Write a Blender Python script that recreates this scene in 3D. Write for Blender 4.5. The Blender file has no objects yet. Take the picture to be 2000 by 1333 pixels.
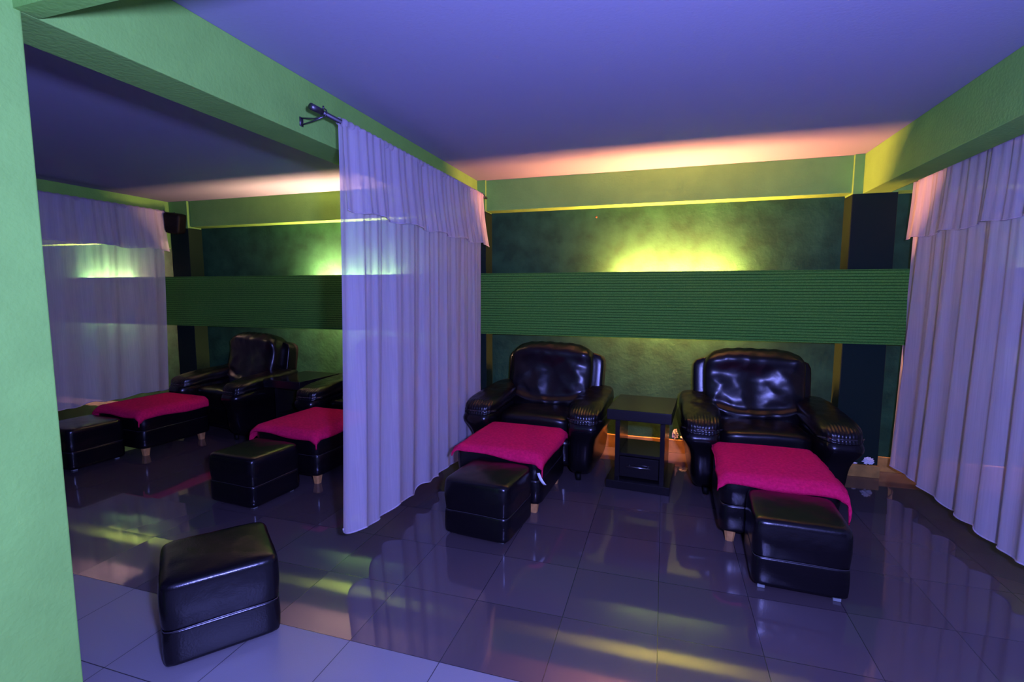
import bpy, bmesh, math, random
from mathutils import Vector, Matrix, noise
random.seed(7)
sc = bpy.context.scene
C = sc.collection
PI = math.pi

# ---------------------------------------------------------------- camera, world, lights, exposure
cam_d = bpy.data.cameras.new('camera')
cam = bpy.data.objects.new('camera', cam_d)
C.objects.link(cam)
cam_d.sensor_fit = 'HORIZONTAL'
cam_d.sensor_width = 36.0
cam_d.lens = 963.2 / 2000 * 36.0
cam_d.clip_start = 0.02
PITCH, YAW, ROLL = 0.1001, 0.2985, 0.0007
fwd = Vector((-math.sin(YAW) * math.cos(PITCH), math.cos(YAW) * math.cos(PITCH), -math.sin(PITCH)))
rt = Vector((math.cos(YAW), math.sin(YAW), 0))
up = rt.cross(fwd)
r2 = rt * math.cos(ROLL) + up * math.sin(ROLL)
u2 = up * math.cos(ROLL) - rt * math.sin(ROLL)
cam.matrix_world = Matrix(((r2.x, u2.x, -fwd.x, 0), (r2.y, u2.y, -fwd.y, 0), (r2.z, u2.z, -fwd.z, 1.5), (0, 0, 0, 1)))
sc.camera = cam

w = bpy.data.worlds.new('world')
sc.world = w
w.use_nodes = True
w.node_tree.nodes['Background'].inputs[0].default_value = (0.22, 0.13, 0.55, 1)
w.node_tree.nodes['Background'].inputs[1].default_value = 0.03

# the violet lamp beside the camera, thrown forward into the room
ld = bpy.data.lights.new('violet_lamp', 'POINT')
ld.color = (0.24, 0.265, 1.0)
ld.energy = 700
ld.shadow_soft_size = 0.07
lo = bpy.data.objects.new('violet_lamp', ld)
lo.location = (0.30, -0.03, 1.66)
C.objects.link(lo)

vs = sc.view_settings
vs.view_transform = 'Standard'
vs.look = 'None'
vs.gamma = 1
vs.use_curve_mapping = False
vs.exposure = 0.0

# ---------------------------------------------------------------- materials
def new_mat(name):
    m = bpy.data.materials.new(name)
    m.use_nodes = True
    nt = m.node_tree
    return m, nt, nt.nodes['Principled BSDF']

def mat(name, col, rough=0.6, spec=0.5, metal=0.0, bump=0.0, bscale=40.0, mottle=0.0, mscale=3.0, detail=4.0):
    m, nt, b = new_mat(name)
    b.inputs['Base Color'].default_value = (*col, 1)
    b.inputs['Roughness'].default_value = rough
    b.inputs['Specular IOR Level'].default_value = spec
    b.inputs['Metallic'].default_value = metal
    tc = nt.nodes.new('ShaderNodeTexCoord')
    if bump:
        n = nt.nodes.new('ShaderNodeTexNoise')
        n.inputs['Scale'].default_value = bscale
        n.inputs['Detail'].default_value = detail
        nt.links.new(tc.outputs['Object'], n.inputs['Vector'])
        bp = nt.nodes.new('ShaderNodeBump')
        bp.inputs['Strength'].default_value = bump
        bp.inputs['Distance'].default_value = 0.01
        nt.links.new(n.outputs['Fac'], bp.inputs['Height'])
        nt.links.new(bp.outputs['Normal'], b.inputs['Normal'])
    if mottle:
        n2 = nt.nodes.new('ShaderNodeTexNoise')
        n2.inputs['Scale'].default_value = mscale
        n2.inputs['Detail'].default_value = 8
        nt.links.new(tc.outputs['Object'], n2.inputs['Vector'])
        cr = nt.nodes.new('ShaderNodeValToRGB')
        cr.color_ramp.elements[0].position = 0.35
        cr.color_ramp.elements[1].position = 0.7
        cr.color_ramp.elements[0].color = (*[c * (1 - mottle) for c in col], 1)
        cr.color_ramp.elements[1].color = (*[min(1, c * (1 + mottle)) for c in col], 1)
        nt.links.new(n2.outputs['Fac'], cr.inputs['Fac'])
        nt.links.new(cr.outputs['Color'], b.inputs['Base Color'])
    return m

M = {}
M['green'] = mat('light_green_paint', (0.21, 0.46, 0.078), 0.75, 0.2, bump=0.25, bscale=60, mottle=0.06, mscale=6)
M['dark_green'] = mat('dark_green_paint', (0.016, 0.072, 0.028), 0.8, 0.2, bump=0.3, bscale=30, mottle=0.28, mscale=7)
M['pillar_green'] = mat('pillar_dark_paint', (0.005, 0.017, 0.010), 0.8, 0.2, bump=0.2, bscale=40)
M['pillar_lit_side'] = mat('pillar_lit_side_paint', (0.010, 0.028, 0.008), 0.8, 0.2, bump=0.2, bscale=40)  # lighter than the shaft: lamp light on the sides put into the colour
M['ceiling'] = mat('ceiling_paint', (0.31, 0.30, 0.38), 0.9, 0.1, bump=0.1, bscale=80)
M['leather'] = mat('black_leather', (0.004, 0.003, 0.004), 0.24, 0.4, bump=0.07, bscale=140, detail=6)
M['leather_soft'] = mat('creased_black_leather', (0.004, 0.003, 0.004), 0.30, 0.45, bump=0.11, bscale=14, detail=3)
M['piping'] = mat('leather_piping', (0.03, 0.026, 0.03), 0.22, 0.8)
M['wood'] = mat('pale_wood_leg', (0.55, 0.27, 0.08), 0.5, 0.4, mottle=0.25, mscale=20)
M['plastic_foot'] = mat('grey_plastic_foot', (0.22, 0.24, 0.23), 0.6, 0.4)
M['black_wood'] = mat('black_wood_board', (0.010, 0.008, 0.009), 0.20, 0.5, bump=0.03, bscale=60)
M['chrome'] = mat('brushed_metal', (0.62, 0.6, 0.62), 0.28, 0.5, metal=1.0)
M['rod_steel'] = mat('rod_steel', (0.13, 0.12, 0.14), 0.38, 0.5, metal=0.9)
M['towel'] = mat('pink_terry_cloth', (1.0, 0.014, 0.115), 0.95, 0.1, bump=1.0, bscale=260, mottle=0.18, mscale=60)
M['paper'] = mat('white_tissue', (0.75, 0.74, 0.72), 0.9, 0.1)
M['tag'] = mat('white_tag_cloth', (0.75, 0.75, 0.78), 0.9, 0.1)
M['skirting'] = mat('tan_skirting_tile', (0.44, 0.24, 0.05), 0.5, 0.4, mottle=0.25, mscale=12)
M['speaker_black'] = mat('black_plastic', (0.004, 0.004, 0.004), 0.6, 0.15)

# slatted green panel
def panel_mat():
    m, nt, b = new_mat('ribbed_green_panel')
    tc = nt.nodes.new('ShaderNodeTexCoord')
    sp = nt.nodes.new('ShaderNodeSeparateXYZ')
    nt.links.new(tc.outputs['Object'], sp.inputs[0])
    mu = nt.nodes.new('ShaderNodeMath'); mu.operation = 'MULTIPLY'; mu.inputs[1].default_value = 1 / 0.0235
    fr = nt.nodes.new('ShaderNodeMath'); fr.operation = 'FRACT'
    gt = nt.nodes.new('ShaderNodeMath'); gt.operation = 'GREATER_THAN'; gt.inputs[1].default_value = 0.80
    nt.links.new(sp.outputs['Z'], mu.inputs[0]); nt.links.new(mu.outputs[0], fr.inputs[0]); nt.links.new(fr.outputs[0], gt.inputs[0])
    n = nt.nodes.new('ShaderNodeTexNoise'); n.inputs['Scale'].default_value = 120; n.inputs['Detail'].default_value = 4
    nt.links.new(tc.outputs['Object'], n.inputs['Vector'])
    cr = nt.nodes.new('ShaderNodeValToRGB')
    cr.color_ramp.elements[0].position = 0.3; cr.color_ramp.elements[1].position = 0.7
    cr.color_ramp.elements[0].color = (0.050, 0.20, 0.026, 1); cr.color_ramp.elements[1].color = (0.11, 0.30, 0.042, 1)
    nt.links.new(n.outputs['Fac'], cr.inputs['Fac'])
    mx = nt.nodes.new('ShaderNodeMix'); mx.data_type = 'RGBA'
    nt.links.new(gt.outputs[0], mx.inputs['Factor'])
    nt.links.new(cr.outputs['Color'], mx.inputs[6]); mx.inputs[7].default_value = (0.015, 0.06, 0.008, 1)
    nt.links.new(mx.outputs[2], b.inputs['Base Color'])
    bp = nt.nodes.new('ShaderNodeBump'); bp.inputs['Strength'].default_value = 0.5; bp.inputs['Distance'].default_value = 0.003; bp.invert = True
    nt.links.new(gt.outputs[0], bp.inputs['Height']); nt.links.new(bp.outputs['Normal'], b.inputs['Normal'])
    b.inputs['Roughness'].default_value = 0.9
    b.inputs['Specular IOR Level'].default_value = 0.1
    return m
M['panel'] = panel_mat()

TILE, TX, TY = 0.4228, -1.675, 1.6949
def floor_mat():
    m, nt, b = new_mat('floor_tile')
    L = nt.links
    tc = nt.nodes.new('ShaderNodeTexCoord')
    sp = nt.nodes.new('ShaderNodeSeparateXYZ'); L.new(tc.outputs['Object'], sp.inputs[0])
    def mth(op, a, bb=None, c=None):
        n = nt.nodes.new('ShaderNodeMath'); n.operation = op
        for i, v in enumerate((a, bb, c)):
            if v is None: continue
            if isinstance(v, (int, float)): n.inputs[i].default_value = v
            else: L.new(v, n.inputs[i])
        return n.outputs[0]
    u = mth('DIVIDE', mth('SUBTRACT', sp.outputs['X'], TX), TILE)
    v = mth('DIVIDE', mth('SUBTRACT', sp.outputs['Y'], TY), TILE)
    fu, fv = mth('FRACT', mth('ADD', u, 100.0)), mth('FRACT', mth('ADD', v, 100.0))
    e = 0.0040
    gu = mth('LESS_THAN', mth('MINIMUM', fu, mth('SUBTRACT', 1.0, fu)), e)
    gv = mth('LESS_THAN', mth('MINIMUM', fv, mth('SUBTRACT', 1.0, fv)), e)
    g = mth('MAXIMUM', gu, gv)
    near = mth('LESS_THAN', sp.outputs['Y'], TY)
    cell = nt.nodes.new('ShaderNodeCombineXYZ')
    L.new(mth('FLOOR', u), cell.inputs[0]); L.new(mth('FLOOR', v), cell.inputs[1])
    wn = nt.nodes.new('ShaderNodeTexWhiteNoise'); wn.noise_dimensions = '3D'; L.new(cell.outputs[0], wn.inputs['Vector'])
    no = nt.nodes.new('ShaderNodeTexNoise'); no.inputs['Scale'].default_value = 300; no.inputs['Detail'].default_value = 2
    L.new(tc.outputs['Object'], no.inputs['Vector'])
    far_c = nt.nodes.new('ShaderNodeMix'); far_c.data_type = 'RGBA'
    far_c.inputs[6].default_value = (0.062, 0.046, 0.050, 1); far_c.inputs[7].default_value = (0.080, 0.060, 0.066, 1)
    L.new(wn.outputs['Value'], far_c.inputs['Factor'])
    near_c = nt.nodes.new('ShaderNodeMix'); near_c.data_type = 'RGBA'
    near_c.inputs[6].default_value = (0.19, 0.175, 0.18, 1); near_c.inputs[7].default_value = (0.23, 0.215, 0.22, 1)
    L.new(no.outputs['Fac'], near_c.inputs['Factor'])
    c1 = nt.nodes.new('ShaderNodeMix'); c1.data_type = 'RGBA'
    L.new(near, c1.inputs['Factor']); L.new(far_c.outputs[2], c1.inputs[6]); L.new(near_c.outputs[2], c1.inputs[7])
    c2 = nt.nodes.new('ShaderNodeMix'); c2.data_type = 'RGBA'
    L.new(g, c2.inputs['Factor']); L.new(c1.outputs[2], c2.inputs[6]); c2.inputs[7].default_value = (0.02, 0.018, 0.02, 1)
    L.new(c2.outputs[2], b.inputs['Base Color'])
    rg = mth('ADD', mth('MULTIPLY', near, 0.30), mth('ADD', mth('MULTIPLY', g, 0.1), 0.055))
    L.new(rg, b.inputs['Roughness'])
    b.inputs['Specular IOR Level'].default_value = 0.7
    # tiles slightly out of level; extra tilt added to two rows moves reflected strips
    sx = mth('MULTIPLY', mth('SUBTRACT', wn.outputs['Value'], 0.5), 0.008)
    sc2 = nt.nodes.new('ShaderNodeSeparateColor'); L.new(wn.outputs['Color'], sc2.inputs[0])
    row = mth('MULTIPLY', mth('GREATER_THAN', v, 0.0), mth('LESS_THAN', v, 2.0))
    sy = mth('SUBTRACT', mth('MULTIPLY', mth('SUBTRACT', sc2.outputs[1], 0.5), 0.006), mth('MULTIPLY', row, 0.030))
    nv = nt.nodes.new('ShaderNodeCombineXYZ'); L.new(sx, nv.inputs[0]); L.new(sy, nv.inputs[1]); nv.inputs[2].default_value = 1
    nn = nt.nodes.new('ShaderNodeVectorMath'); nn.operation = 'NORMALIZE'; L.new(nv.outputs[0], nn.inputs[0])
    L.new(nn.outputs[0], b.inputs['Normal'])
    return m
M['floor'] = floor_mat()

def sheer_mat(name, opacity, col=(0.74, 0.66, 0.72)):
    m, nt, b = new_mat(name)
    L = nt.links
    nt.nodes.remove(b)
    out = nt.nodes['Material Output']
    d = nt.nodes.new('ShaderNodeBsdfDiffuse'); t = nt.nodes.new('ShaderNodeBsdfTranslucent'); tr = nt.nodes.new('ShaderNodeBsdfTransparent')
    tc = nt.nodes.new('ShaderNodeTexCoord'); mp = nt.nodes.new('ShaderNodeMapping')
    mp.inputs['Scale'].default_value = (120, 120, 3)
    n = nt.nodes.new('ShaderNodeTexNoise'); n.inputs['Scale'].default_value = 1; n.inputs['Detail'].default_value = 3
    L.new(tc.outputs['Object'], mp.inputs[0]); L.new(mp.outputs[0], n.inputs['Vector'])
    cr = nt.nodes.new('ShaderNodeValToRGB')
    cr.color_ramp.elements[0].position = 0.3; cr.color_ramp.elements[1].position = 0.75
    cr.color_ramp.elements[0].color = (*[c * 0.86 for c in col], 1); cr.color_ramp.elements[1].color = (*col, 1)
    L.new(n.outputs['Fac'], cr.inputs['Fac']); L.new(cr.outputs[0], d.inputs[0]); L.new(cr.outputs[0], t.inputs[0])
    m1 = nt.nodes.new('ShaderNodeMixShader'); m1.inputs[0].default_value = 0.35
    L.new(d.outputs[0], m1.inputs[1]); L.new(t.outputs[0], m1.inputs[2])
    m2 = nt.nodes.new('ShaderNodeMixShader'); m2.inputs[0].default_value = opacity
    # woven cloth closes up at grazing angles
    lw = nt.nodes.new('ShaderNodeLayerWeight'); lw.inputs['Blend'].default_value = 0.35
    mu = nt.nodes.new('ShaderNodeMath'); mu.operation = 'MULTIPLY_ADD'
    L.new(lw.outputs['Facing'], mu.inputs[0]); mu.inputs[1].default_value = 0.45; mu.inputs[2].default_value = opacity; mu.use_clamp = True
    L.new(mu.outputs[0], m2.inputs[0])
    L.new(tr.outputs[0], m2.inputs[1]); L.new(m1.outputs[0], m2.inputs[2])
    L.new(m2.outputs[0], out.inputs['Surface'])
    return m
M['sheer'] = sheer_mat('sheer_curtain', 0.66)
M['sheer_valance'] = sheer_mat('sheer_valance', 0.52)
M['hem'] = sheer_mat('curtain_hem', 0.85)

def emit(name, col, s):
    m, nt, b = new_mat(name)
    b.inputs['Base Color'].default_value = (0.8, 0.8, 0.8, 1)
    b.inputs['Emission Color'].default_value = (*col, 1)
    b.inputs['Emission Strength'].default_value = s
    return m

# ---------------------------------------------------------------- helpers
def obj(name, bm, material, parent=None, smooth=True, bevel=0.0):
    me = bpy.data.meshes.new(name)
    bmesh.ops.recalc_face_normals(bm, faces=bm.faces)
    bm.to_mesh(me); bm.free()
    me.materials.append(material)
    if smooth:
        for p in me.polygons: p.use_smooth = True
    o = bpy.data.objects.new(name, me)
    C.objects.link(o)
    if parent: o.parent = parent
    if bevel:
        md = o.modifiers.new('bevel', 'BEVEL'); md.width = bevel; md.segments = 3; md.limit_method = 'ANGLE'
        md.harden_normals = False
        if not smooth:
            pass
    return o

def thing(name, label, cat, loc=(0, 0, 0), rz=0.0, group=None):
    o = bpy.data.objects.new(name, None)
    o.empty_display_size = 0.1
    C.objects.link(o)
    o.location = loc; o.rotation_euler = (0, 0, rz)
    tag(o, label, cat, group)
    return o

def tag(o, label, cat, group=None):
    o['label'] = label; o['category'] = cat
    if group: o['group'] = group
    return o

def box_bm(bm, x0, x1, y0, y1, z0, z1):
    v = [bm.verts.new(p) for p in ((x0, y0, z0), (x1, y0, z0), (x1, y1, z0), (x0, y1, z0), (x0, y0, z1), (x1, y0, z1), (x1, y1, z1), (x0, y1, z1))]
    for f in ((0, 1, 2, 3), (4, 5, 6, 7), (0, 1, 5, 4), (1, 2, 6, 5), (2, 3, 7, 6), (3, 0, 4, 7)):
        bm.faces.new([v[i] for i in f])
    return bm

def box(x0, x1, y0, y1, z0, z1):
    return box_bm(bmesh.new(), x0, x1, y0, y1, z0, z1)

def structure(name, bm, m, bevel=0.0):
    o = obj(name, bm, m, None, smooth=False, bevel=bevel)
    o['kind'] = 'structure'
    return o

def pillow(half, center=(0, 0, 0), k=6.0, n=16, deform=None, rot=None, flat=()):
    """a soft rounded block: cube grid mapped to a superquadric"""
    bm = bmesh.new()
    cache = {}
    def vert(p):
        key = tuple(round(c, 6) for c in p)
        if key in cache: return cache[key]
        if (p[2] < 0 and -1 in flat) or (p[2] >= 0 and 1 in flat):   # straight sided towards a sewn seam
            s = (abs(p[0]) ** k + abs(p[1]) ** k) ** (1.0 / k)
            m_ = max(abs(p[0]), abs(p[1]))
            q = Vector((p[0] / s * m_, p[1] / s * m_, p[2])) if s > 1e-9 else Vector((0, 0, p[2]))
        else:
            s = sum(abs(c) ** k for c in p) ** (1.0 / k)
            q = Vector([c / s for c in p])
        w_ = Vector((q.x * half[0], q.y * half[1], q.z * half[2]))
        if deform: w_ = deform(w_, q)
        if rot: w_ = rot @ w_
        cache[key] = bm.verts.new(w_ + Vector(center))
        return cache[key]
    g = [math.tan((-1 + 2 * i / n) * PI / 4) for i in range(n + 1)]
    for ax in range(3):
        for s in (-1, 1):
            for i in range(n):
                for j in range(n):
                    q = []
                    for (a, b_) in ((i, j), (i + 1, j), (i + 1, j + 1), (i, j + 1)):
                        p = [0, 0, 0]; p[ax] = s; p[(ax + 1) % 3] = g[a]; p[(ax + 2) % 3] = g[b_]
                        q.append(vert(p))
                    bm.faces.new(q)
    return bm

def tube(bm, pts, r, seg=10, closed=False):
    pts = [Vector(p) for p in pts]
    rings = []
    N = len(pts)
    for i, p in enumerate(pts):
        if closed: d = pts[(i + 1) % N] - pts[i - 1]
        else: d = pts[min(i + 1, N - 1)] - pts[max(i - 1, 0)]
        d.normalize()
        a = d.orthogonal() if abs(d.z) > 0.95 else d.cross(Vector((0, 0, 1)))
        a.normalize(); b_ = d.cross(a)
        rings.append([bm.verts.new(p + (a * math.cos(t) + b_ * math.sin(t)) * r) for t in [2 * PI * s / seg for s in range(seg)]])
    for i in range(N if closed else N - 1):
        A, B = rings[i], rings[(i + 1) % N]
        for s in range(seg):
            bm.faces.new((A[s], A[(s + 1) % seg], B[(s + 1) % seg], B[s]))
    if not closed:
        bm.faces.new(rings[0]); bm.faces.new(rings[-1])
    return bm

def rect_ring(hx, hy, z, r, k=14, n=64, cx=0, cy=0, wob=0.0, ph=0.0):
    pts = []
    for i in range(n):
        t = 2 * PI * i / n
        c, s = math.cos(t), math.sin(t)
        q = (abs(c) ** k + abs(s) ** k) ** (1.0 / k)
        pts.append((cx + hx * c / q, cy + hy * s / q, z + wob * math.sin(t * 3 + ph)))
    return tube(bmesh.new(), pts, r, 6, True)

def fbm(p, sc_, seed=0.0):
    return noise.fractal(Vector((p[0] * sc_ + seed, p[1] * sc_ - seed, p[2] * sc_ + 2 * seed)), 1.0, 2.0, 3)

# ---------------------------------------------------------------- room shell
H = 2.565          # ceiling
D = 4.598          # front of the back beam
WY = 4.752         # back wall
ZB = 2.285         # underside of the beams
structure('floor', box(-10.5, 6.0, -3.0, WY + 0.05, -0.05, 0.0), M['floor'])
structure('ceiling', box(-10.5, 6.0, -3.0, WY + 0.05, H, H + 0.05), M['ceiling'])
structure('wall_back', box(-10.5, 6.0, WY, WY + 0.1, 0, H), M['dark_green'])
structure('wall_left', box(-10.5, -10.4, -3.0, WY, 0, H), M['green'])
structure('wall_right', box(5.3, 5.4, -3.0, WY, 0, H), M['green'])
# column and header at the near left
structure('wall_column', box(-1.975, -1.757, 0.35, 1.005, 0, H), M['green'], 0.006)
structure('trim_header', box(-1.757, 5.3, 0.985, 1.045, ZB, H), M['green'])
# beams running away from the camera
structure('trim_beam_middle', box(-1.975, -1.759, 1.005, D, ZB, H), M['green'], 0.004)
structure('trim_beam_right', box(1.455, 1.643, 1.045, D, 2.262, H), M['green'], 0.004)
structure('trim_beam_left', box(-5.93, -5.72, 0.35, D, 2.02, H), M['green'], 0.004)
# back beams, one per bay
structure('trim_beam_back', box(-1.70, 1.40, D, WY, 2.276, H), M['green'], 0.003)
structure('trim_beam_back_left', box(-5.42, -1.96, D, WY, 2.262, H), M['green'], 0.003)
structure('trim_beam_back_far_left', box(-10.4, -5.72, D, WY, 2.12, H), M['green'], 0.003)
structure('trim_beam_back_right', box(1.69, 5.3, D, WY, 2.276, H), M['green'], 0.003)
# pilasters: light green head level with the beams, dark shaft below
for nm, x0, x1, zt in (('middle', -1.96, -1.675, 2.27), ('right', 1.387, 1.69, 2.262), ('left', -5.72, -5.44, 2.245)):
    structure('wall_pilaster_' + nm, box(x0, x1, 4.572, WY, 0, zt), M['pillar_green'], 0.003)
    structure('trim_pilaster_head_' + nm, box(x0, x1, 4.572, WY, zt, H), M['green'], 0.003)
for nm, x0, x1, sd in (('right', 1.385, 1.3875, 1), ('middle', -1.6752, -1.6727, 1), ('left', -5.4402, -5.4377, 1)):  # thin added skins, painted lighter where the tube light falls
    structure('trim_pilaster_lit_side_' + nm, box(x0, x1, 4.574, WY, 0, 2.25), M['pillar_lit_side'])
# skirting with a flat ledge along the back wall
for i, (x0, x1) in enumerate(((-5.43, -1.97), (-1.67, 1.385), (1.70, 5.3))):
    structure('baseboard_back' if i == 0 else 'baseboard_back_%s' % ('middle', 'right', 'far_left')[i - 1], box(x0, x1, WY - 0.022, WY, 0, 0.125), M['skirting'], 0.003)

# ---------------------------------------------------------------- ribbed panel and the lights behind it
PB, PT, PF = 1.087, 1.675, 4.535
pn = structure('trim_panel', box(-10.4, 5.3, PF, PF + 0.026, PB, PT), M['panel'])

def lamp(x, ln, col, s, label):
    t = thing('tube_light', label, 'light', (x, 4.60, 1.615), 0, 'tube lights behind the ribbed wall panel')
    obj('tube', tube(bmesh.new(), [(-ln / 2, 0, 0), (ln / 2, 0, 0)], 0.011, 12), emit('tube_glow', col, s), t)
    b = box(-ln / 2 - 0.02, ln / 2 + 0.02, -0.038, -0.016, -0.02, 0.012)
    obj('housing', b, M['plastic_foot'], t, smooth=False, bevel=0.002)
    return t
lamp(0.06, 0.95, (1.0, 0.35, 0.12), 2050, 'warm tube light behind the ribbed panel between the two recliners of the right bay')
lamp(-3.25, 1.0, (1.0, 0.58, 0.34), 1250, 'bright tube light behind the ribbed panel in the left bay')
lamp(-7.1, 0.9, (1.0, 0.56, 0.40), 2400, 'tube light behind the ribbed panel past the far left curtain')
lamp(3.2, 0.9, (1.0, 0.5, 0.32), 900, 'tube light behind the ribbed panel past the right curtain')

# ---------------------------------------------------------------- curtains
def curtain(name, label, x, y0, y1, ztop, hem, side, yb0, yb1, seed, zval, folds=16, amp=0.045, group='sheer white curtains', near_flap=False, vy=(0, 0), lean=0.0):
    """sheer curtain hanging in the plane x; side=+1 when the viewed face looks to +x"""
    t = thing(name, label, 'curtain', (0, 0, 0), 0, group)
    rnd = random.Random(seed)
    ph = [rnd.uniform(0, 6.28) for _ in range(6)]
    NU, NV = 260, 44
    def off(u, v, a=1.0):
        uu = u + 0.012 * math.sin(7 * u + ph[0]) + 0.008 * math.sin(17 * u + ph[1])
        s = math.sin(2 * PI * folds * uu + ph[2])
        s2 = math.sin(2 * PI * folds * 0.47 * uu + ph[3] + 0.8 * v)
        s3 = math.sin(2 * PI * folds * 2.7 * uu + ph[4])
        fade = 0.28 + 0.72 * v
        return a * (amp * fade * (0.55 * s + 0.65 * s2) + 0.004 * (1 - v) * s3)
    def hemz(u):
        return hem(u) + 0.012 * math.sin(2 * PI * folds * 0.47 * u + ph[3] + 1.2) + 0.008 * math.sin(2 * PI * folds * u + ph[2])
    def sheet(v1fn, dx, y_a0, y_a1, y_b0, y_b1, nv, grow=1.0, lift=0.0):
        bm = bmesh.new(); rows = []
        for j in range(nv + 1):
            row = []
            for i in range(NU + 1):
                u = i / NU; vv = j / nv
                zt, zb = ztop + lift, v1fn(u)
                z = zt + (zb - zt) * vv
                vg = (zt - z) / (zt - hem(u))
                ya = y_a0 + (y_b0 - y_a0) * vv ** 1.6; yb = y_a1 + (y_b1 - y_a1) * vv ** 1.6
                # cloth bunched towards both ends of the pole
                y = ya + (yb - ya) * u
                o_ = off(u, vg, grow)
                flap = 0.0
                if near_flap and u < 0.10: flap = 0.03 * vg * (1 - u / 0.10)
                row.append(bm.verts.new((x + side * (dx + o_ + flap) + lean * vg, y + 0.35 * amp * vg * math.cos(2 * PI * folds * u + ph[2]), z)))
            rows.append(row)
        for j in range(nv):
            for i in range(NU):
                bm.faces.new((rows[j][i], rows[j][i + 1], rows[j + 1][i + 1], rows[j + 1][i]))
        return bm, rows
    bm, rows = sheet(hemz, 0.0, y0, y1, yb0, yb1, NV)
    edge = [v.co.copy() for v in rows[-1]]
    obj('panel', bm, M['sheer'], t)
    hb = tube(bmesh.new(), edge, 0.0045, 5)
    side_n = [r[0].co.copy() for r in ()]
    obj('hem', hb, M['hem'], t)
    bm, rows = sheet(lambda u: zval(u) + 0.010 * math.sin(2 * PI * folds * 0.47 * u + ph[3]), 0.022, y0 + vy[0] * 0.3, y1 + 0.01, y0 + vy[0], y1 + vy[1], 14, 1.25, 0.004)
    edge = [v.co.copy() for v in rows[-1]]
    va = obj('valance', bm, M['sheer_valance'], t)
    obj('valance_hem', tube(bmesh.new(), edge, 0.0035, 5), M['hem'], va)
    # gathered sleeve round the pole
    bm = bmesh.new(); rings = []
    for i in range(NU + 1):
        y = y0 + (y1 - y0) * i / NU
        r = 0.021 + 0.003 * math.sin(i * 0.9 + ph[1])
        rings.append([bm.verts.new((x + r * math.cos(a), y, ztop + r * math.sin(a))) for a in [2 * PI * s / 12 for s in range(12)]])
    for i in range(NU):
        for s in range(12):
            bm.faces.new((rings[i][s], rings[i][(s + 1) % 12], rings[i + 1][(s + 1) % 12], rings[i + 1][s]))
    obj('pole_sleeve', bm, M['sheer_valance'], t)
    return t

curtain('sheer_curtain', 'long sheer white curtain hanging in the middle between the two bays', -1.625, 2.255, 4.34, 2.372,
        lambda u: 0.125 + 0.11 * math.exp(-u * 22) - 0.05 * u, 1, 2.165, 4.30, 3, lambda u: 1.935 + 0.0 * u, folds=11, amp=0.030,
        near_flap=True, vy=(0.03, 0.17))
curtain('sheer_curtain', 'long sheer white curtain at the right edge, hanging below the right green beam', 1.78, 1.55, 4.50, 2.335,
        lambda u: 0.12, -1, 1.45, 4.64, 11, lambda u: 1.90, folds=15, amp=0.036, vy=(0, 0.07))
curtain('sheer_curtain', 'dim sheer white curtain at the far left, beside the wall speaker', -5.55, 1.60, 4.36, 2.405,
        lambda u: 0.36, 1, 1.60, 4.30, 23, lambda u: 1.975, folds=12, amp=0.032, vy=(0, 0.05))

def rod(name, label, x, y0, y1, z, bx, thick_to):
    t = thing(name, label, 'curtain rod', (x, 0, z), 0, 'steel curtain rods')
    b = tube(bmesh.new(), [(0, y0, 0), (0, y1, 0)], 0.0115, 14)
    obj('pole', b, M['rod_steel'], t)
    obj('sleeve', tube(bmesh.new(), [(0, y0 - 0.006, 0), (0, thick_to, 0)], 0.0155, 14), M['rod_steel'], t)
    for yy in (thick_to + 0.015, y1 - 0.10):
        bm = bmesh.new()
        dx = bx - x
        s = 1 if dx > 0 else -1
        # wall plate, arm, ring
        box_bm(bm, dx - s * 0.004, dx, yy - 0.012, yy + 0.012, -0.052, -0.008)
        tube(bm, [(dx - s * 0.003, yy, -0.045), (dx * 0.5, yy, -0.034), (0, yy, -0.018)], 0.0035, 6)
        tube(bm, [(dx - s * 0.003, yy, -0.012), (dx * 0.4, yy, -0.022), (0, yy, -0.018)], 0.0035, 6)
        tube(bm, [(0.019 * math.cos(a), yy, 0.019 * math.sin(a)) for a in [2 * PI * i / 20 for i in range(20)]], 0.0035, 6, True)
        tube(bm, [(0, yy, 0.018), (0, yy, 0.032)], 0.0045, 8)
        obj('bracket', bm, M['rod_steel'], t)
    return t
rod('curtain_rod', 'steel curtain rod fixed to the middle green beam, its bare end showing', -1.625, 2.05, 4.46, 2.372, -1.759, 2.12)
rod('curtain_rod', 'steel curtain rod behind the right green beam', 1.78, 1.50, 4.53, 2.335, 1.643, 1.58)
rod('curtain_rod', 'thin curtain rod under the far left beam, end beside speaker', -5.55, 1.55, 4.47, 2.405, -5.72, 1.62)

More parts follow.
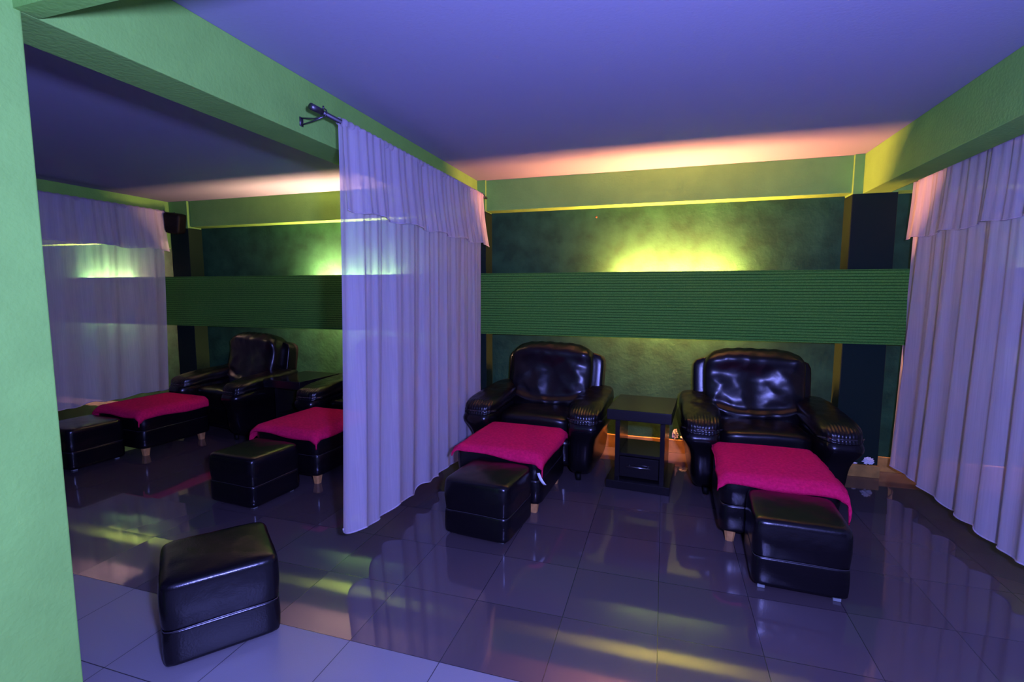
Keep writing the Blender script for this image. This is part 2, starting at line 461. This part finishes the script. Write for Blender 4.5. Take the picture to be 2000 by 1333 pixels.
# ---------------------------------------------------------------- ottomans
def make_small_ottoman():
    t = thing('small_ottoman', 'x', 'ottoman')
    h = 0.21
    zs = 0.168
    def d_low(p, q): 
        f = 1 + 0.015 * math.cos(q.z * PI / 2)
        return Vector((p.x * f, p.y * f, p.z))
    obj('base', pillow((h + 0.003, h + 0.003, 0.0765), (0, 0, 0.014 + 0.0765), 14, 18, d_low, None, (1,)), M['leather'], t)
    def d_up(p, q):
        f = 1 + 0.03 * math.cos(q.z * PI / 2) 
        z = p.z + 0.006 * (1 - q.x * q.x) * (1 - q.y * q.y) * (1 if q.z > 0 else 0)
        w_ = 0.002 * fbm(p, 9, 1.3)
        return Vector((p.x * f + w_, p.y * f + w_, z + w_))
    obj('cushion', pillow((h + 0.003, h + 0.003, 0.099), (0, 0, zs + 0.099), 11, 30, d_up, None, (-1,)), M['leather'], t)
    obj('seam', rect_ring(h + 0.0035, h + 0.0035, zs, 0.0022, 12, 96, wob=0.0015), M['piping'], t)
    obj('top_piping', rect_ring(h - 0.012, h - 0.012, zs + 0.188, 0.0022, 10, 72), M['piping'], t)
    for sx in (-1, 1):
        for sy in (-1, 1):
            obj('foot', box(sx * 0.16 - 0.017, sx * 0.16 + 0.017, sy * 0.16 - 0.017, sy * 0.16 + 0.017, 0, 0.024), M['plastic_foot'], t, smooth=False, bevel=0.003)
    return t

def dup(root, loc, rz, label, scale=None):
    r = root.copy(); C.objects.link(r); r.location = loc; r.rotation_euler = (0, 0, rz); r['label'] = label
    if scale: r.scale = scale
    for ch in [o for o in bpy.data.objects if o.parent == root]:
        c = ch.copy(); C.objects.link(c); c.parent = r
        for g in [o for o in bpy.data.objects if o.parent == ch]:
            d = g.copy(); C.objects.link(d); d.parent = c
    return r

so = make_small_ottoman()
so['group'] = 'small square black ottomans'
so.location = (-1.86, 1.61, 0); so.rotation_euler = (0, 0, math.radians(51))
so['label'] = 'small black leather ottoman standing alone at an angle in the foreground'
dup(so, (-1.03, 2.86, 0), math.radians(-6), 'small black leather ottoman in front of the towelled footstool right of the middle curtain')
so_c = dup(so, (0.69, 2.815, 0.010), math.radians(-3), 'small black leather ottoman with grey feet at the lower right, nearest to the right curtain')
for c_ in so_c.children:                     # this one stands on taller feet
    if c_.name.startswith('foot'):
        c_.scale = (1.04, 1.04, 1.4); c_.location = (0, 0, -0.010)
dup(so, (-2.83, 2.80, 0), math.radians(-5), 'small black leather ottoman left of the middle curtain, its top catching yellow light')
dup(so, (-4.86, 2.93, 0), math.radians(-4), 'dim small black leather ottoman beside the green column at the far left', (1.08, 1.0, 1.0))

def make_footstool():
    t = thing('footstool', 'x', 'footstool')
    hx, hy = 0.31, 0.33
    def d_low(p, q):
        f = 1 + 0.02 * math.cos(q.z * PI / 2)
        return Vector((p.x * f, p.y * f, p.z))
    obj('base', pillow((hx, hy, 0.084), (0, 0, 0.07 + 0.084), 18, 22, d_low, None, (1,)), M['leather'], t)
    def d_up(p, q):
        f = 1 + 0.03 * math.cos(q.z * PI / 2)
        z = p.z + 0.012 * (1 - q.x * q.x) * (1 - q.y * q.y) * (1 if q.z > 0 else 0)
        return Vector((p.x * f, p.y * f, z))
    obj('cushion', pillow((hx, hy, 0.092), (0, 0, 0.330), 11, 26, d_up, None, (-1,)), M['leather'], t)
    obj('seam', rect_ring(hx + 0.001, hy + 0.001, 0.238, 0.0022, 14, 96), M['piping'], t)
    for sx in (-1, 1):
        for sy in (-1, 1):
            bm = bmesh.new(); cx, cy = sx * (hx - 0.06), sy * (hy - 0.06)
            lo_, hi = [], []
            for a in range(12):
                c, s = math.cos(a * PI / 6), math.sin(a * PI / 6)
                q = (abs(c) ** 5 + abs(s) ** 5) ** 0.2
                lo_.append(bm.verts.new((cx + 0.023 * c / q, cy + 0.023 * s / q, 0)))
                hi.append(bm.verts.new((cx + 0.034 * c / q, cy + 0.034 * s / q, 0.078)))
            for a in range(12): bm.faces.new((lo_[a], lo_[(a + 1) % 12], hi[(a + 1) % 12], hi[a]))
            bm.faces.new(lo_); bm.faces.new(hi)
            obj('leg', bm, M['wood'], t, smooth=False)
    return t
fs = make_footstool()
fs['group'] = 'large leather footstools on wooden legs'
FST = [((-1.045, 3.43, 0), -3, 'large black leather footstool under a pink towel before the recliner by the middle curtain'),
       ((0.675, 3.39, 0), -1, 'large black leather footstool under a pink towel in front of the right recliner'),
       ((-2.80, 3.42, 0), -3, 'large black leather footstool under a pink towel, just left of the middle curtain'),
       ((-4.74, 3.51, 0), -4, 'dim large black leather footstool under a towel in front of the far left recliner')]
for i, (l, r, lb) in enumerate(FST):
    if i == 0:
        fs.location = l; fs.rotation_euler = (0, 0, math.radians(r)); fs['label'] = lb
    else:
        dup(fs, l, math.radians(r), lb)

# ---------------------------------------------------------------- towels (laid over the footstools)
def towel(label, base, rz, corners, seed, tag_at=None):
    """corners: (x,y) in the footstool's plane, in order front-left, front-right, back-right, back-left; beyond the edge the cloth hangs"""
    hx, hy, zt, R = 0.315, 0.345, 0.424, 0.045
    t = thing('towel', label, 'towel', base, rz, 'pink towels on the footstools')
    N = 46
    bm = bmesh.new(); rows = []
    fl, fr_, br, bl = [Vector((*c, 0)) for c in corners]
    def drape(p):
        x, y = p.x, p.y
        drop = 0.0
        ax = abs(x) - (hx - R); ay = abs(y) - (hy - R)
        ox = oy = 0.0
        if ax > 0:
            a = min(ax / R, PI / 2); ox = R * math.sin(a) - ax; drop += R * (1 - math.cos(a)) + max(0, ax - R * PI / 2)
        if ay > 0:
            a = min(ay / R, PI / 2); oy = R * math.sin(a) - ay; drop += R * (1 - math.cos(a)) + max(0, ay - R * PI / 2)
        X = x + (ox if x > 0 else -ox); Y = y + (oy if y > 0 else -oy)
        dome = 0.014 * max(0, 1 - (x / hx) ** 2) * max(0, 1 - (y / hy) ** 2)
        fx = 0.010 * fbm((x * 3, y * 3, seed), 2.0, seed) * (1.0 if drop > 0.01 else 0.25)
        n_out = Vector((math.copysign(1, x) if ax > R else 0, math.copysign(1, y) if ay > R else 0, 0))
        return Vector((X, Y, zt + dome + 0.006 - drop)) + n_out * (0.012 + abs(fx) + 0.05 * max(0, drop - 0.05)) + Vector((0, 0, 0.35 * abs(fx)))
    for j in range(N + 1):
        v = j / N; row = []
        for i in range(N + 1):
            u = i / N
            p = (fl * (1 - u) + fr_ * u) * (1 - v) + (bl * (1 - u) + br * u) * v
            e = 0.006
            p += Vector((e * math.sin(9 * v + seed) * (abs(u - .5) * 2) ** 6, e * math.sin(11 * u + seed * 2) * (abs(v - .5) * 2) ** 6, 0))
            row.append(bm.verts.new(drape(p)))
        rows.append(row)
    for j in range(N):
        for i in range(N):
            bm.faces.new((rows[j][i], rows[j][i + 1], rows[j + 1][i + 1], rows[j + 1][i]))
    edge = [r[0].co.copy() for r in rows[::-1]] + [v.co.copy() for v in rows[0]][1:] + [r[-1].co.copy() for r in rows][1:] + [v.co.copy() for v in rows[-1][::-1]][1:-1]
    tagpos = [rows[0][-3].co.copy(), rows[0][-1].co.copy()]
    o = obj('cloth', bm, M['towel'], t)
    md = o.modifiers.new('thickness', 'SOLIDIFY'); md.thickness = 0.005; md.offset = 1
    obj('hem', tube(bmesh.new(), [p + Vector((0, 0, 0.003)) for p in edge], 0.0045, 6, True), M['towel'], t)
    if tag_at:
        a = tagpos[0] + Vector((-0.02, -0.012, 0.004))
        bm = bmesh.new()
        vs_ = []
        for k in range(7):
            s = k / 6
            c = a + Vector((0.045 * s, -0.010 - 0.012 * math.sin(s * PI), -0.075 * s))
            vs_.append((bm.verts.new(c + Vector((-0.010, 0, 0.0))), bm.verts.new(c + Vector((0.010, 0, 0.004)))))
        for k in range(6): bm.faces.new((vs_[k][0], vs_[k][1], vs_[k + 1][1], vs_[k + 1][0]))
        tg = obj('care_tag', bm, M['tag'], t)
        md = tg.modifiers.new('thickness', 'SOLIDIFY'); md.thickness = 0.002
        tg['label'] = 'white cloth tag at the corner'
    return t
R_ = math.radians
towel('bright pink towel with a white tag on the footstool right of the middle curtain', FST[0][0], R_(-3), [(-0.36, -0.345), (0.375, -0.40), (0.37, 0.34), (-0.33, 0.33)], 1.7, True)
towel('bright pink towel on the footstool in front of the right recliner, right corner hanging down', FST[1][0], R_(-1), [(-0.345, -0.375), (0.42, -0.40), (0.345, 0.30), (-0.31, 0.32)], 3.1)
towel('magenta pink towel on the footstool just left of the middle curtain', FST[2][0], R_(-3), [(-0.40, -0.36), (0.36, -0.40), (0.36, 0.34), (-0.345, 0.32)], 5.2)
towel('dim dark pink towel on the footstool at the far left', FST[3][0], R_(-4), [(-0.42, -0.38), (0.37, -0.39), (0.39, 0.30), (-0.33, 0.33)], 7.9)

# ---------------------------------------------------------------- recliner armchairs
def make_recliner():
    t = thing('recliner_armchair', 'x', 'armchair')
    obj('base', pillow((0.34, 0.35, 0.12), (0, 0.03, 0.185), 12, 10), M['leather'], t)
    def d_seat(p, q):
        z = p.z + 0.02 * (1 - q.x ** 2) * (1 if q.z > 0 else 0) + 0.006 * fbm(p, 6, 2.2)
        return Vector((p.x, p.y, z))
    obj('seat', pillow((0.325, 0.345, 0.10), (0, 0.0, 0.375), 6, 22, d_seat), M['leather_soft'], t)
    # back shell with the side wings
    rt_ = Matrix.Rotation(R_(-10), 4, 'X').to_3x3()
    def d_shell(p, q):
        return Vector((p.x * (1 + 0.02 * q.z), p.y, p.z - 0.03 * abs(q.x) ** 3 * (1 if q.z > 0 else 0)))
    obj('back_shell', pillow((0.450, 0.085, 0.350), (0, 0.355, 0.600), 14, 20, d_shell, rt_), M['leather'], t)
    # big wrinkled back cushion
    rc = Matrix.Rotation(R_(-16), 4, 'X').to_3x3()
    def d_back(p, q):
        x, z = q.x, q.z
        front = max(0.0, -q.y)
        wd = 1.0 - 0.10 * max(0, -z) + 0.02 * z
        # radiating folds, dimples and a creased lower edge
        f = 0.0
        f += 0.016 * math.exp(-((x - 0.05) ** 2 / 0.05 + (z - 0.10) ** 2 / 0.12)) * -1
        f += 0.006 * math.sin(9 * x + 5 * z + 2 * math.sin(3 * z)) * math.exp(-((abs(x) - 0.62) ** 2) / 0.08) * (0.6 + 0.4 * z)
        f += 0.008 * math.sin(13 * abs(x) + 9 * z) * math.exp(-((z + 0.72) ** 2) / 0.04) * x * x
        f += 0.022 * math.exp(-((z + 0.66 - 0.20 * x * x) ** 2) / 0.010) - 0.010 * math.exp(-((z + 0.48 - 0.20 * x * x) ** 2) / 0.012)
        f += 0.012 * fbm((x, 0, z), 1.5, 4.1)
        f += 0.006 * (1 - abs(noise.noise(Vector((x * 2.2 + z * 1.0, 1.7, z * 1.5 - x * 0.6)))) * 3.0)
        # head roll at the top
        roll = 0.045 * math.exp(-((z - 0.70) ** 2) / 0.05)
        y = p.y - front * (f + roll)
        top = 0.012 * math.sin(26 * x + 3) * max(0, z - 0.6) * 2
        return Vector((p.x * wd, y, p.z + 0.3 * f * (1 if z > 0 else 0) + 0.25 * top - 0.035 * abs(x) ** 4 * max(0, z)))
    obj('back_cushion', pillow((0.380, 0.135, 0.338), (0, 0.25, 0.688), 5.6, 56, d_back, rc), M['leather_soft'], t)
    for s in (-1, 1):
        def d_arm(p, q, s=s):
            z = q.z
            w_ = 0.80 + 0.10 * (z + 1) / 2 + 0.26 * math.exp(-((z - 0.62) ** 2) / 0.12)
            fx = p.x * w_ + s * (0.022 * (z + 1) / 2 + 0.03 * math.exp(-((z - 0.6) ** 2) / 0.14))
            fy = p.y * (0.93 + 0.07 * z) - (0.055 * math.exp(-((z - 0.62) ** 2) / 0.10) * max(0.0, -q.y) if q.y < 0 else 0)
            return Vector((fx, fy, p.z))
        obj('arm', pillow((0.125, 0.445, 0.265), (s * 0.405, -0.02, 0.285), 5, 26, d_arm), M['leather'], t)
        def d_pad(p, q, s=s):
            fr = max(0.0, -q.y)
            z = p.z + 0.030 * q.y - 0.022 * fr ** 3
            pleat = 0.0022 * math.sin(q.x * 44) * math.exp(-((fr - 0.90) ** 2) / 0.015) * (1 if q.z > -0.3 else 0.3)
            wave = 0.006 * fbm(p, 9, 3.3 + s)
            lip = 0.012 * math.exp(-((q.z + 0.35) ** 2) / 0.04)
            w_ = 1 + 0.10 * fr + lip * 2
            return Vector((p.x * w_ + s * 0.015 * fr, p.y - (lip + pleat) * (1 if q.y < 0 else 0), z + wave + pleat * 1.2))
        a = obj('arm_pad', pillow((0.138, 0.440, 0.072), (s * 0.435, -0.035, 0.560), 3.8, 48, d_pad), M['leather_soft'], t)
        # gathered seam along the front of the pad
        pts = []
        for k in range(25):
            u = -1 + 2 * k / 24
            pts.append((s * 0.447 + 0.142 * u, -0.482 + 0.10 * abs(u) ** 2.5 + 0.003 * math.sin(k * 2.1), 0.514 - 0.012 * u * u))
        obj('gathered_seam', tube(bmesh.new(), pts, 0.006, 6), M['piping'], a)
    for sx in (-1, 1):
        for sy in (-1, 1):
            obj('foot', tube(bmesh.new(), [(sx * 0.40, sy * 0.34 - 0.02, 0), (sx * 0.40, sy * 0.34 - 0.02, 0.05)], 0.022, 12), M['speaker_black'], t)
    return t
ch = make_recliner()
ch['group'] = 'black leather recliner armchairs'
ch.location = (-0.99, 4.20, 0); ch.rotation_euler = (0, 0, R_(-4))
ch['label'] = 'black leather recliner armchair just right of the middle curtain'
dup(ch, (0.725, 4.19, 0), R_(2), 'black leather recliner armchair on the right, behind the rightmost pink towel')
dup(ch, (-2.72, 4.20, 0), R_(-4), 'black leather recliner armchair mostly hidden behind the middle curtain, left arm showing')
dup(ch, (-4.45, 4.24, 0), R_(-10), 'dim black leather recliner armchair at the far left beside the sheer curtain', (1.0, 0.90, 1.0))

# ---------------------------------------------------------------- side tables
def make_table():
    t = thing('side_table', 'x', 'side table')
    W_ = 0.235
    obj('table_top', box(-W_, W_, -0.30, 0.28, 0.535, 0.615), M['black_wood'], t, smooth=False, bevel=0.004)
    for s in (-1, 1):
        obj('side_panel', box(*sorted((s * 0.185, s * 0.150)), -0.21, 0.20, 0.06, 0.535), M['black_wood'], t, smooth=False, bevel=0.002)
    obj('shelf', box(-0.150, 0.150, -0.205, 0.20, 0.235, 0.255), M['black_wood'], t, smooth=False, bevel=0.002)
    dr = obj('drawer', box(-0.147, 0.147, -0.222, 0.17, 0.075, 0.232), M['black_wood'], t, smooth=False, bevel=0.003)
    bm = tube(bmesh.new(), [(-0.09, -0.246, 0.165), (0.09, -0.246, 0.165)], 0.0045, 8)
    tube(bm, [(-0.07, -0.246, 0.165), (-0.07, -0.222, 0.165)], 0.004, 8)
    tube(bm, [(0.07, -0.246, 0.165), (0.07, -0.222, 0.165)], 0.004, 8)
    h_ = obj('handle', bm, M['chrome'], dr); h_['label'] = 'chrome bar handle'
    obj('plinth', box(-W_, W_, -0.30, 0.27, 0.0, 0.062), M['black_wood'], t, smooth=False, bevel=0.004)
    return t
tb = make_table()
tb['group'] = 'black side tables between the recliners'
tb.location = (-0.13, 4.00, 0); tb.rotation_euler = (0, 0, R_(-5))
tb['label'] = 'black side table with a drawer and chrome handle between the two recliners'
dup(tb, (-3.60, 4.25, 0), R_(-4), 'dim black side table between the recliners left of the middle curtain')

# ---------------------------------------------------------------- small things
sp = thing('wall_speaker', 'small black loudspeaker under the green beam at the end of the left curtain', 'speaker', (-5.50, 4.46, 2.19), R_(20))
def d_sp(p, q): return Vector((p.x * (1 - 0.12 * q.z * -1), p.y, p.z))
bx_ = obj('cabinet', pillow((0.085, 0.075, 0.115), (0, 0, 0.10), 12, 8, d_sp), M['speaker_black'], sp)
bx_.rotation_euler = (R_(10), R_(8), 0)
bm = bmesh.new()
for k in range(3):
    z = 0.05 + k * 0.05
obj('grille', pillow((0.07, 0.006, 0.095), (0, -0.080, 0.10), 10, 8), mat('speaker_grille', (0.005, 0.005, 0.006), 0.8, 0.1, bump=1, bscale=300), sp)
bm = tube(bmesh.new(), [(-0.10, 0.05, 0.20), (0.0, 0.0, 0.225), (0.0, 0.0, 0.19)], 0.006, 8)
obj('bracket', bm, M['rod_steel'], sp)

def tissue(x, z, s, lab, seed, tall=1.0, y=WY - 0.0 - 0.028):
    def df(p, q):
        f = 1 + 0.9 * noise.noise(q * 2.3 + Vector((seed, seed, 0)))
        return Vector((p.x * f, p.y * 0.8 * f, p.z * f * tall))
    b = pillow((s, s * 0.6, s * 0.7), (0, 0, 0), 2.0, 8, df)
    lo_ = min(v.co.z for v in b.verts)
    for v in b.verts: v.co.z -= lo_
    o = obj('tissue', b, M['paper'], None, smooth=False)
    o.location = (x, y, z)
    tag(o, lab, 'tissue', 'crumpled tissues along the skirting')
for x, s, lab, sd, tl in ((-0.37, 0.014, 'tiny white tissue scrap on the skirting left of the side table', 1.1, 0.7),
                          (0.135, 0.022, 'upright twisted white tissue on the skirting right of the side table', 2.6, 2.6),
                          (0.03, 0.024, 'brownish crumpled tissue on the skirting seen through the side table', 9.6, 0.8),
                          (0.215, 0.030, 'crumpled white tissue on the skirting beside the right recliner arm', 3.9, 0.9),
                          (1.43, 0.020, 'small pointed white tissue on the skirting behind the right recliner', 5.3, 1.3),
                          (1.53, 0.012, 'flat tissue scrap on the skirting between two larger tissues at the right', 6.3, 0.7),
                          (1.62, 0.032, 'larger crumpled tissue on the skirting next to the right curtain', 8.1, 1.1)):
    yy = WY - 0.012 if x < 1.38 else 4.572 - 0.012
    tissue(x, 0.125 if x < 1.38 else 0.10, s, lab, sd, tl, yy)
structure('baseboard_pilaster', box(1.40, 1.70, 4.545, 4.572, 0, 0.10), M['skirting'], 0.003)

nail = thing('nail', 'small rusty nail in the dark green wall above the glow', 'nail', (-0.63, WY, 2.19))
obj('shank', tube(bmesh.new(), [(0, 0.0, 0), (0, -0.03, 0.004)], 0.004, 8), mat('rust', (0.25, 0.08, 0.02), 0.8), nail)
obj('head', tube(bmesh.new(), [(0, -0.03, 0.004), (0, -0.034, 0.0045)], 0.009, 10), mat('rust_head', (0.2, 0.07, 0.02), 0.8), nail)
